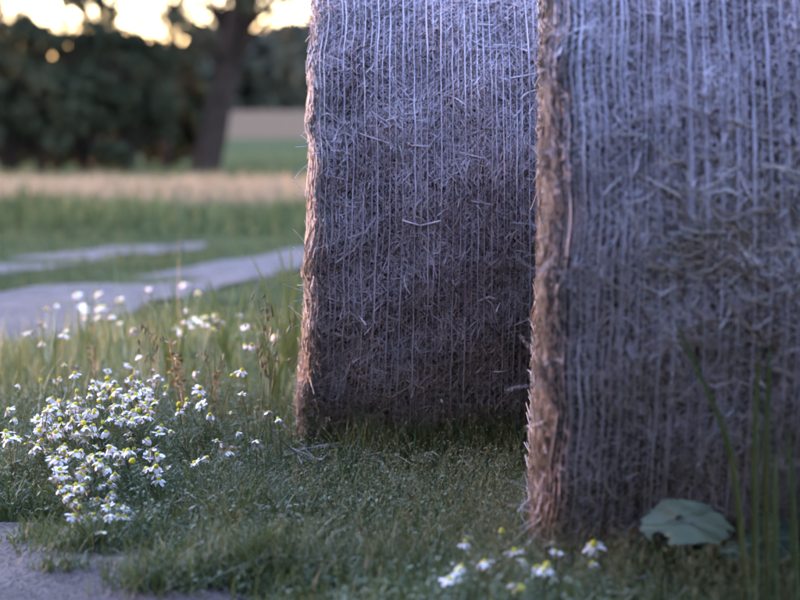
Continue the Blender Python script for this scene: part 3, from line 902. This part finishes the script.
for cl, lb in zip(fore, FL):
    hs = []
    for p in cl:
        zt = .075 + rng.normal(0, .008)
        d = (H - zt) * F / (p[1] - HOR)
        hs.append((at(p[0], p[1], min(d, 3.52)), False))
    c = np.mean([h for h, _ in hs], 0)
    bx, by = c[0] + rng.normal(0, .01), c[1] + .015
    chamomile((bx, by, float(gz(bx, by)) - .003), hs, lb, 'foreground chamomile', 70, scale=.6 if 'tiny' in lb else 1.15)
for p, lb in (((502, 532), 'yellow petalless chamomile head between the white foreground flowers'), ((521, 590), 'lowest yellow petalless chamomile head at the bottom edge')):
    h = at(p[0], p[1], (H - .075) * F / (p[1] - HOR))
    chamomile((h[0], h[1] + .01, float(gz(h[0], h[1])) - .003), [(h, True)], lb, None, 50, scale=1.1)

# ------------------------------------------------------------------ oats, dry stalks, stems
def blade_leaf(P, wmax, name, mat, parent, base, rnd=.5, twist=(1, 0, 0)):
    """one long folded leaf along points P"""
    P = np.asarray(P, float); K = len(P)
    prof = np.interp(np.linspace(0, 1, K), [0, .25, .8, 1], [.7, 1, .6, .05]) * wmax
    Tn = np.gradient(P, axis=0); Tn /= np.linalg.norm(Tn, axis=1, keepdims=True)
    S = np.cross(Tn, np.array([0, 1, 0.2])) ; S /= np.linalg.norm(S, axis=1, keepdims=True) + 1e-9
    Nn = np.cross(S, Tn)
    V = np.stack([P - S * prof[:, None], P + Nn * prof[:, None] * .35, P + S * prof[:, None]], 1).reshape(-1, 3)
    i = np.arange(K - 1) * 3
    Q = np.concatenate([np.stack([i, i + 1, i + 4, i + 3], -1), np.stack([i + 1, i + 2, i + 5, i + 4], -1)])
    return link(name, np_mesh(name, V - base, Q, np.full(len(V), rnd), True), mat, parent)

def bez(a, b, c, n=10):
    t = np.linspace(0, 1, n)[:, None]
    return (1 - t) ** 2 * np.asarray(a) + 2 * t * (1 - t) * np.asarray(b) + t ** 2 * np.asarray(c)

def spikelet_mesh():
    ns = 6; V = []; Fc = []
    prof = [(0, .1), (.25, .9), (.55, 1), (.85, .5), (1, .05)]
    for s, w_ in prof:
        for k in range(ns):
            a = 2 * math.pi * k / ns
            V.append((.0020 * w_ * math.cos(a), .0014 * w_ * math.sin(a), -s * .013))
    for j in range(len(prof) - 1):
        for k in range(ns):
            Fc.append((j * ns + k, j * ns + (k + 1) % ns, (j + 1) * ns + (k + 1) % ns, (j + 1) * ns + k))
    return np_mesh('spikelet', np.array(V), np.array(Fc), np.repeat(np.array([.2, .5, .6, .5, .3]), ns), True)
SPK = spikelet_mesh(); SPK.materials.append(M_oat)

def oat_plant(px0, py_base_d, tops, label, seed, nspk=9):
    r = np.random.default_rng(seed)
    d = py_base_d
    gx = (px0 - 400) / F * d
    base = np.array([gx, d, float(gz(gx, d))])
    root = empty('wild_oat_plant', base)
    tag(root, label, 'grass plant', 'wild oats by the sharp bale')
    for (tx, ty, dd) in tops:
        top = at(tx, ty, d + dd)
        b0 = base + np.array([r.normal(0, .012), r.normal(0, .012), 0])
        mid = b0 * .45 + top * .55 + np.array([r.normal(0, .008), 0, .02])
        P = bez(b0, mid, top, 14)
        V, Q, ix = tubes(P[None], np.linspace(.0016, .0007, 14)[None], 4)
        link('stem', np_mesh('stem', V - base, Q, np.full(len(V), r.uniform(.2, .9))), M_stem, root)
        for k in range(nspk):
            f = r.uniform(.62, 1)
            p = P[int(f * 13)]
            q = p + np.array([r.normal(0, .018), r.normal(0, .012), r.uniform(-.012, .008)])
            Pp = bez(p, (p + q) / 2 + np.array([0, 0, .012]), q, 4)
            V, Q, ix = tubes(Pp[None], np.full((1, 4), .00035), 3)
            br = link('branchlet', np_mesh('branchlet', V - base, Q, np.full(len(V), .5)), M_stem, root)
            s = link('spikelet', SPK, None, br)
            s.location = q - base
            s.rotation_euler = (r.normal(0, .45), r.normal(0, .45), r.uniform(0, 6))
            sz = r.uniform(1.0, 1.6); s.scale = (sz, sz, sz)
        lf = b0 + np.array([r.normal(0, .05), r.normal(0, .03), r.uniform(.10, .2)])
        blade_leaf(bez(b0, (b0 + lf) / 2 + np.array([0, 0, .05]), lf, 9), .0026, 'leaf_blade', M_grass, root, base, r.uniform(.3, .8))
oat_plant(272, 4.75, [(264, 283, 0), (252, 318, .05), (283, 305, .03), (258, 300, -.04), (270, 330, .02)], 'tall wild oat with drooping husks just left of the sharp bale', 31, 10)
oat_plant(212, 4.9, [(205, 345, 0), (222, 352, .03), (214, 335, .0)], 'shorter wild oat between the rusty stalks and the tall oat', 32, 7)
oat_plant(150, 5.0, [(146, 305, 0), (155, 310, .1), (160, 325, .05)], 'pale leaning wild oat left of the rusty dry stalk', 33, 7)

def dry_stalk(base_px, d, tops, label, seed, nseed=24, rust=True):
    r = np.random.default_rng(seed)
    gx = (base_px - 400) / F * d
    base = np.array([gx, d, float(gz(gx, d))])
    root = empty('dry_stalk', base)
    tag(root, label, 'dry plant')
    for (tx, ty) in tops:
        top = at(tx, ty, d + r.normal(0, .03))
        P = bez(base, base * .5 + top * .5 + np.array([r.normal(0, .01), 0, .01]), top, 10)
        V, Q, ix = tubes(P[None], np.linspace(.0018, .0009, 10)[None], 4)
        link('stem', np_mesh('stem', V - base, Q, np.full(len(V), .8)), M_oat if rust else M_darkstem, root)
        if not rust: continue
        n = nseed
        f = r.uniform(.55, 1, n)
        c = P[(f * 9).astype(int)] + r.normal(0, .005, (n, 3))
        D = r.normal(0, 1, (n, 3)); D /= np.linalg.norm(D, axis=1, keepdims=True)
        ln = r.uniform(.006, .014, n)
        t = np.linspace(0, 1, 3)[None, :, None]
        Pl = c[:, None] + D[:, None] * ln[:, None, None] * t
        S = np.cross(D, r.normal(0, 1, (n, 3))); S /= np.linalg.norm(S, axis=1, keepdims=True)
        V, Q, ix = ribbons(Pl, S[:, None] * (ln * .3)[:, None, None] * np.array([.3, 1, .2])[None, :, None])
        o = link('seed_cluster', np_mesh('seed_cluster', V - base, Q, r.random(n)[ix]), M_rust, root)
        o['kind'] = 'stuff'
dry_stalk(182, 4.9, [(168, 335), (172, 345), (176, 352)], 'rusty brown dry seed stalk behind the dense white clump', 41)
dry_stalk(220, 4.85, [(217, 366)], 'short stalk with one rusty brown seed cluster', 42, 30)
dry_stalk(97, 5.6, [(89, 342), (93, 350)], 'pair of thin tan dead stems above the dense clump', 43, 10)
# dark fallen stalk at the foot of the sharp bale
base = at(318, 467, 4.25); root = empty('fallen_stalk', base)
tag(root, 'dark leaning stalk slanting up from the grass by the bale foot', 'stem')
P = bez(base, at(285, 448, 4.27), at(264, 421, 4.3), 12)
V, Q, ix = tubes(P[None], np.linspace(.0022, .0013, 12)[None], 5)
link('stem', np_mesh('stem', V - base, Q, np.full(len(V), .5)), M_darkstem, root)
for tx, ty in ((270, 416), (278, 423)):
    P2 = bez(P[9], at(tx - 3, ty + 5, 4.3), at(tx, ty, 4.3), 5)
    V, Q, ix = tubes(P2[None], np.full((1, 5), .0009), 4)
    link('side_stem', np_mesh('side_stem', V - base, Q, np.full(len(V), .5)), M_darkstem, root)

# grass tufts left of the sharp bale and by the track
def tuft(px, d, n, hmin, hmax, wmax, label, seed, lean=.25, mat=None, name='grass_tuft'):
    r = np.random.default_rng(seed)
    gx = (px - 400) / F * d
    base = np.array([gx, d, float(gz(gx, d))]); root = empty(name, base)
    tag(root, label, 'grass tuft', 'tufts of taller grass')
    for k in range(n):
        h = r.uniform(hmin, hmax); a = r.uniform(0, 6.28); l = abs(r.normal(lean, lean * .5)) * h
        b0 = base + np.array([r.normal(0, .012), r.normal(0, .012), 0])
        tip = b0 + np.array([math.cos(a) * l, math.sin(a) * l, h])
        m_ = b0 + np.array([math.cos(a) * l * .25, math.sin(a) * l * .25, h * .65])
        blade_leaf(bez(b0, m_, tip, 9), wmax * r.uniform(.6, 1.1), 'leaf_blade', mat or M_grass, root, base, r.uniform(.3, .85))
tuft(292, 6.1, 22, .2, .42, .004, 'tall dark green tuft against the left edge of the sharp bale', 51, .2)
tuft(278, 5.6, 14, .15, .3, .003, 'green tuft behind the tall wild oat', 52, .3)
tuft(172, 5.7, 16, .18, .34, .0026, 'olive grass tuft behind the rusty dry stalk', 53, .2)
tuft(83, 6.2, 8, .15, .3, .003, 'thin dark tuft among the blurred chamomile by the track', 54, .15)
tuft(225, 6.4, 14, .15, .3, .003, 'green tuft behind the round white chamomile bunch', 55, .35)
tuft(30, 3.78, 26, .02, .05, .0016, 'small low tuft growing alone on the bare soil', 56, .5)
tuft(92, 3.66, 40, .03, .07, .0017, 'spreading low tuft at the edge of the bare soil', 57, .7)
tuft(160, 3.42, 40, .03, .075, .0018, 'low tuft at the bottom edge beside the bare soil', 58, .7)
tuft(225, 3.75, 50, .04, .09, .0018, 'fine bright green tuft right of the bare soil', 59, .6)
tuft(255, 3.45, 50, .04, .1, .0018, 'fine green tuft near the bottom edge of the foreground', 60, .6)

# green stems in front of the near bale
def reed(points, wmax, label, seed, d, mat=None):
    r = np.random.default_rng(seed)
    pts = [at(px, py, d + k * .01) for k, (px, py) in enumerate(points)]
    b0 = pts[0].copy(); b0[2] = float(gz(b0[0], b0[1]))
    root = empty('tall_stem', b0)
    tag(root, label, 'grass stem', 'tall stems before the near bale')
    ctrl = np.array([b0] + pts[1:])
    s = np.linspace(0, 1, len(ctrl)); t = np.linspace(0, 1, 16)
    P = np.stack([np.interp(t, s, ctrl[:, i]) for i in range(3)], -1)
    k = np.array([.25, .5, .25])
    for _ in range(3):
        P[1:-1] = P[:-2] * .25 + P[1:-1] * .5 + P[2:] * .25
    blade_leaf(P, wmax, 'leaf_blade', mat or M_grass, root, b0, r.uniform(.2, .4))
    P2 = P[:9] + np.array([.003, -.002, 0])
    V, Q, ix = tubes(P2[None], np.linspace(.002, .0008, 9)[None], 5)
    link('stem', np_mesh('stem', V - b0, Q, np.full(len(V), .6)), M_stem, root)
reed([(750, 545), (735, 455), (712, 400), (690, 355), (672, 312)], .0045, 'dull green stem leaning left across the near bale', 61, 3.12)
reed([(756, 545), (755, 440), (757, 395), (760, 345)], .0052, 'upright green blade nearest the leaning stem', 62, 3.11)
reed([(768, 545), (766, 450), (768, 390), (770, 338)], .0050, 'tallest upright green blade before the near bale', 63, 3.13)
reed([(776, 545), (775, 500), (776, 470), (776, 450)], .0045, 'short pale blade between the upright green blades', 64, 3.10)
reed([(797, 545), (793, 500), (790, 460), (788, 425)], .0052, 'upright blade at the right edge of the picture', 65, 3.09)

# broad leaf with holes, and darker leaves beside it
M_broad, ntb, bb = nodes_mat('broad_leaf', 0.55, 0.3)
tcb = ntb.nodes.new('ShaderNodeTexCoord'); nb = ntb.nodes.new('ShaderNodeTexNoise'); nb.inputs['Scale'].default_value = 26; nb.inputs['Detail'].default_value = 5
ntb.links.new(tcb.outputs['Object'], nb.inputs['Vector'])
rb = ramp(ntb, [(.25, (.070, .090, .046)), (.5, (.100, .122, .066)), (.75, (.140, .155, .090))]); ntb.links.new(nb.outputs['Fac'], rb.inputs[0]); ntb.links.new(rb.outputs[0], bb.inputs['Base Color'])
M_shaded_leaf = plain_mat('shaded_leaf', (.022, .034, .018), .7, .1, .4, 30)  # leaf green darkened: the shade these leaves sit in is in the colour
M_vein = plain_mat('leaf_vein', (.16, .185, .12), .5, .3, .1)
def broad_leaf(cx, cy, d, half_w, length, holes, label, seed, tilt, rot=0.0, mat=None):
    r = np.random.default_rng(seed)
    c = at(cx, cy, d)
    base = np.array([c[0], c[1] + .02, float(gz(c[0], c[1]))])
    root = empty('broad_leaf', base)
    tag(root, label, 'leaf', 'broad leaves at the near bale foot')
    n1, n2 = 34, 44
    U, W_ = np.meshgrid(np.linspace(-1, 1, n2), np.linspace(-1, 1, n1))
    rr = np.hypot(U, W_); an = np.arctan2(W_, U)
    edge = 1 + .05 * np.sin(an * 3 + seed) + .03 * np.sin(an * 7 + 2) + .02 * np.sin(an * 13 + 1) + .012 * np.sin(an * 29) - .14 * np.exp(-((an - 2.5) / .25) ** 2) + .10 * np.exp(-((an + 1.4) / .5) ** 2)
    mx = np.maximum(np.abs(U), np.abs(W_)) / np.maximum(rr, 1e-6)
    x = U * mx * edge * half_w; y = W_ * mx * edge * length        # square grid pulled onto a disc
    z = (.004 * np.sin(U * 3 + 1) + .002 * np.sin(W_ * 5 + U * 4) - .006 * (U * mx) ** 2 + .003 * np.abs(np.sin(an * 4)) * rr) * half_w / .068
    ct, st = math.cos(tilt), math.sin(tilt)
    V = np.stack([x * math.cos(rot) - (y * ct - z * st) * 0, y * ct - z * st, y * st + z * ct], -1)
    V[..., 2] += x * math.sin(rot)
    V = V.reshape(-1, 3) + (c - base)
    i = np.arange(n1 - 1)[:, None] * n2 + np.arange(n2 - 1)[None, :]
    Q = np.stack([i, i + 1, i + n2 + 1, i + n2], -1).reshape(-1, 4)
    px, py = x.reshape(-1), y.reshape(-1)
    fx, fy = px[Q].mean(1), py[Q].mean(1)
    keep = np.ones(len(Q), bool)
    for (hx, hy, hr) in holes:
        keep &= np.hypot(fx - hx * half_w, (fy - hy * length)) > hr
    link('leaf_plate', np_mesh('leaf_plate', V, Q[keep], None, True), mat or M_broad, root)
    # raised veins
    Vg = V.reshape(n1, n2, 3)
    for k, (a0, a1) in enumerate([(-1, 1), (-.75, .2), (-.3, .8), (.1, -.9)]):
        row = np.array([Vg[int((n1 - 1) * (.5 + .42 * tt * (a1 if k else 0))), int((n2 - 1) * (.04 + .9 * tt))] if k == 0 else Vg[int((n1 - 1) * (.5 + .40 * tt * np.sign(a1))), int((n2 - 1) * (.15 * k + .1 + .4 * tt))] for tt in np.linspace(0, 1, 9)])
        Vt, Qt, ix = tubes((row + np.array([0, -.001, .0006]))[None], np.linspace(.0011, .0004, 9)[None], 4)
        link('vein', np_mesh('vein', Vt, Qt), M_vein, root)
    s0 = Vg[n1 // 2, 2]
    Vt, Qt, ix = tubes(bez((0, .01, -.01), (s0 * .5 + np.array([0, 0, -.01])), s0, 7)[None], np.full((1, 7), .0028), 5)
    link('leaf_stalk', np_mesh('leaf_stalk', Vt, Qt, np.full(len(Vt), .4)), M_stem, root)
broad_leaf(685, 523, 3.22, .068, .042, [(-.12, .14, .0055), (-.60, -.62, .010), (-.50, -.80, .009), (.97, -.2, .006)], 'broad dull green leaf with two holes before the near bale', 71, R_(40), -.06)
broad_leaf(770, 540, 3.20, .040, .040, [], 'dark broad leaf under the upright green blades', 72, R_(55), .15, M_shaded_leaf)
broad_leaf(735, 552, 3.18, .022, .022, [], 'small dark leaf right of the holed broad leaf', 73, R_(30), -.2, M_shaded_leaf)

# pale fallen straws by the near bale corner
for k, (a_, b_, lb) in enumerate([((489, 566), (533, 541), 'pale fallen straw leading up to the near bale corner'), ((518, 512), (531, 497), 'short pale straw poking left from the near bale corner')]):
    A = at(*a_, 3.46); B = at(*b_, 3.60)
    base = A
    P = bez(A, (A + B) / 2 + np.array([0, 0, .004]), B, 7)
    V, Q, ix = tubes(P[None], np.full((1, 7), .0013), 4)
    o = link('fallen_straw', np_mesh('fallen_straw', V - base, Q, np.full(len(V), .85)), M_straw_warm)
    o.location = base
    tag(o, lb, 'straw', 'fallen straws')

# ------------------------------------------------------------------ trees
def leaf_cloud(cs, rad, n, size, r, flat=.75):
    """leaf quads in ellipsoidal clumps cs (m,3) with radii rad (m)"""
    i = r.choice(len(cs), n, p=(rad ** 2) / (rad ** 2).sum())
    d = r.normal(0, 1, (n, 3)); d /= np.linalg.norm(d, axis=1, keepdims=True)
    rr = r.uniform(.25, 1.05, n) ** .6
    p = cs[i] + d * (rad[i] * rr)[:, None] * np.array([1, 1, flat])
    a = r.normal(0, 1, (n, 3)); a /= np.linalg.norm(a, axis=1, keepdims=True)
    b_ = np.cross(a, r.normal(0, 1, (n, 3))); b_ /= np.linalg.norm(b_, axis=1, keepdims=True)
    s = r.uniform(.6, 1.2, n)[:, None] * size
    V = np.stack([p - a * s, p - b_ * s * .45, p + a * s, p + b_ * s * .45], 1).reshape(-1, 3)
    Q = np.arange(4 * n).reshape(-1, 4)
    return V, Q, np.repeat(np.clip(r.beta(2, 2, n), 0, 1), 4)
def tree(px, d, height, spread, label, seed, lean=(0, 0), trunk_r=.2, low=1.0, nleaf=7000, size=.08, group='trees beyond the tan strip', nclump=26, fork=True):
    r = np.random.default_rng(seed)
    gx = (px - 400) / F * d
    base = np.array([gx, d, float(gz(gx, d))])
    root = empty('field_tree', base)
    tag(root, label, 'tree', group)
    top = np.array([lean[0], lean[1], height * .8])
    P = bez((0, 0, -.1), np.array([lean[0] * .35, lean[1] * .4, height * .4]), top, 12)
    P[1:-1] += r.normal(0, trunk_r * .2, (10, 3)) * np.array([1, 1, .2])
    Vt, Qt, ix = tubes(P[None], (np.linspace(1, .25, 12) ** 1.1 * trunk_r)[None], 9)
    tk = link('trunk', np_mesh('trunk', Vt, Qt, None, True), M_bark, root)
    cs, rd = [], []
    limbs = []
    for k in range(nclump):
        z = r.uniform(low, height)
        f = (z - low) / (height - low)
        rad = spread * math.sqrt(max(.06, 1 - (2 * f - .9) ** 2 * .75))
        a = r.uniform(0, 6.28)
        q = math.sqrt(r.random()) * rad
        ax = P[min(11, int(z / (height * .8) * 11))]
        c = np.array([ax[0] + q * math.cos(a), ax[1] + q * math.sin(a), z])
        cs.append(c); rd.append(spread * r.uniform(.14, .30))
        st = P[max(2, min(11, int((z * .72) / (height * .8) * 11)))]
        limbs.append(bez(st, (st + c) / 2 + np.array([0, 0, .15 * spread]), c, 7))
    Vt, Qt, ix = tubes(np.array(limbs), np.linspace(.28, .05, 7)[None] * trunk_r * r.uniform(.6, 1.2, (nclump, 1)), 5)
    link('limbs', np_mesh('limbs', Vt, Qt, None, True), M_bark, tk)
    V, Q, rn = leaf_cloud(np.array(cs), np.array(rd), nleaf, size, r)
    V[:, 2] = np.maximum(V[:, 2], .05)
    cr = link('crown', np_mesh('crown', V, Q, rn), M_leaf, root)
def shrub(px, d, height, spread, label, seed, nleaf=6000, size=.075):
    r = np.random.default_rng(seed)
    gx = (px - 400) / F * d
    base = np.array([gx, d, float(gz(gx, d))]); root = empty('shrub', base)
    tag(root, label, 'shrub', 'shrubs under the trees')
    n = 30
    a = r.uniform(0, 6.28, n); q = np.sqrt(r.random(n)) * spread * .8
    cs = np.stack([q * np.cos(a), q * np.sin(a) * .7, r.uniform(.30 if seed % 2 else .12, .9, n) * height * r.choice([1, 1, 1.18], n)], -1)
    limbs = np.array([bez((0, 0, -.05), (c[0] * .4, c[1] * .4, c[2] * .7), c, 6) for c in cs])
    Vt, Qt, ix = tubes(limbs, np.linspace(.05, .012, 6)[None].repeat(n, 0), 5)
    link('branches', np_mesh('branches', Vt, Qt, None, True), M_bark, root)
    cs[:, 2] *= r.choice([.7, 1.0, 1.0, 1.25], n)
    V, Q, rn = leaf_cloud(cs, np.full(n, spread * .25) * r.uniform(.7, 1.2, n), nleaf, size, r, .8)
    V[:, 2] = np.maximum(V[:, 2], .02)
    link('foliage', np_mesh('foliage', V, Q, rn), M_leaf, root)
tree(203, 37, 7.5, 2.3, 'thick dark trunk leaning right, nearest the open meadow gap', 81, (1.6, .3), .27, 2.4, 3400, .085, nclump=44)
tree(163, 39, 6.2, 1.7, 'thin tree standing left of the thick leaning trunk', 82, (.3, .2), .10, 2.1, 2300, .085, nclump=44)
tree(108, 40, 6.5, 1.9, 'upright dark tree in the middle of the row', 83, (-.3, .3), .12, 2.15, 2300, .085, nclump=44)
tree(58, 38, 6.2, 1.8, 'slender tree second from the left edge', 84, (.4, 0), .09, 2.1, 2000, .085, nclump=40)
tree(12, 38, 6.0, 1.8, 'leafy tree at the left edge of the picture', 85, (-.4, .2), .13, 1.9, 3600, .085, nclump=44)
for k, (px, d, h, s, lb) in enumerate([(8, 36.5, 2.3, 1.0, 'dark round shrub at the left edge under the trees'), (42, 36.5, 2.2, 1.0, 'dark shrub between the two leftmost trunks'), (84, 37, 2.1, .95, 'dark shrub left of the upright middle tree'),
        (126, 37.5, 2.25, 1.0, 'dark shrub right of the upright middle tree'), (172, 42.5, 2.2, .9, 'dark shrub behind the thin tree'), (200, 41.5, 1.9, .7, 'small dark shrub at the foot of the thick leaning trunk'),
        (68, 44, 2.6, 1.2, 'taller shrub rising behind the second trunk'), (150, 44.5, 2.5, 1.1, 'taller shrub rising behind the thin tree'), (20, 44, 2.5, 1.2, 'taller shrub rising behind the leftmost tree'), (110, 45, 2.4, 1.2, 'taller shrub rising behind the middle tree')]):
    shrub(px, d, h, s, lb, 90 + k)
# far wood on the rise
r = np.random.default_rng(99)
n = 170
x = r.uniform(-62, 26, n); y = r.uniform(215, 245, n)
hh = np.clip(7.6 + (x + 19) * .2, 4.0, 13) + r.normal(0, .7, n)
cs, rd = [], []
for k in range(n):
    for j in range(8):
        z = j / 7.5 * hh[k]
        cs.append((x[k] + r.normal(0, 1.6), y[k] + r.normal(0, 1.6), float(gz(x[k], y[k])) + max(z - .8, .3))); rd.append(r.uniform(1.3, 2.3))
V, Q, rn = leaf_cloud(np.array(cs), np.array(rd), 40000, 1.0, r)
o = link('distant_wood', np_mesh('distant_wood', V, Q, rn), M_wood_far)
tag(o, 'dark distant wood on the rise beyond the meadow', 'wood', kind='stuff')

# unseen leaf mass added behind and beside the viewpoint to block the low sky
n = 52
a = np.linspace(R_(-119), R_(100), n) + r.normal(0, .03, n)
cs, rd = [], []
for k in range(n):
    for j in range(9):
        q = 9.5 + r.normal(0, .7)
        cs.append((q * math.sin(a[k]) + r.normal(0, .5), -q * math.cos(a[k]) + r.normal(0, .5), .3 + j / 8 * r.uniform(11.0, 13.5))); rd.append(r.uniform(1.0, 1.7))
V, Q, rn = leaf_cloud(np.array(cs), np.array(rd), 20000, .50, r)
o = link('low_sky_blocker', np_mesh('low_sky_blocker', V, Q, rn), M_leaf)
tag(o, 'unseen leaf screen added behind the viewpoint to block low sky', 'wood', kind='stuff')
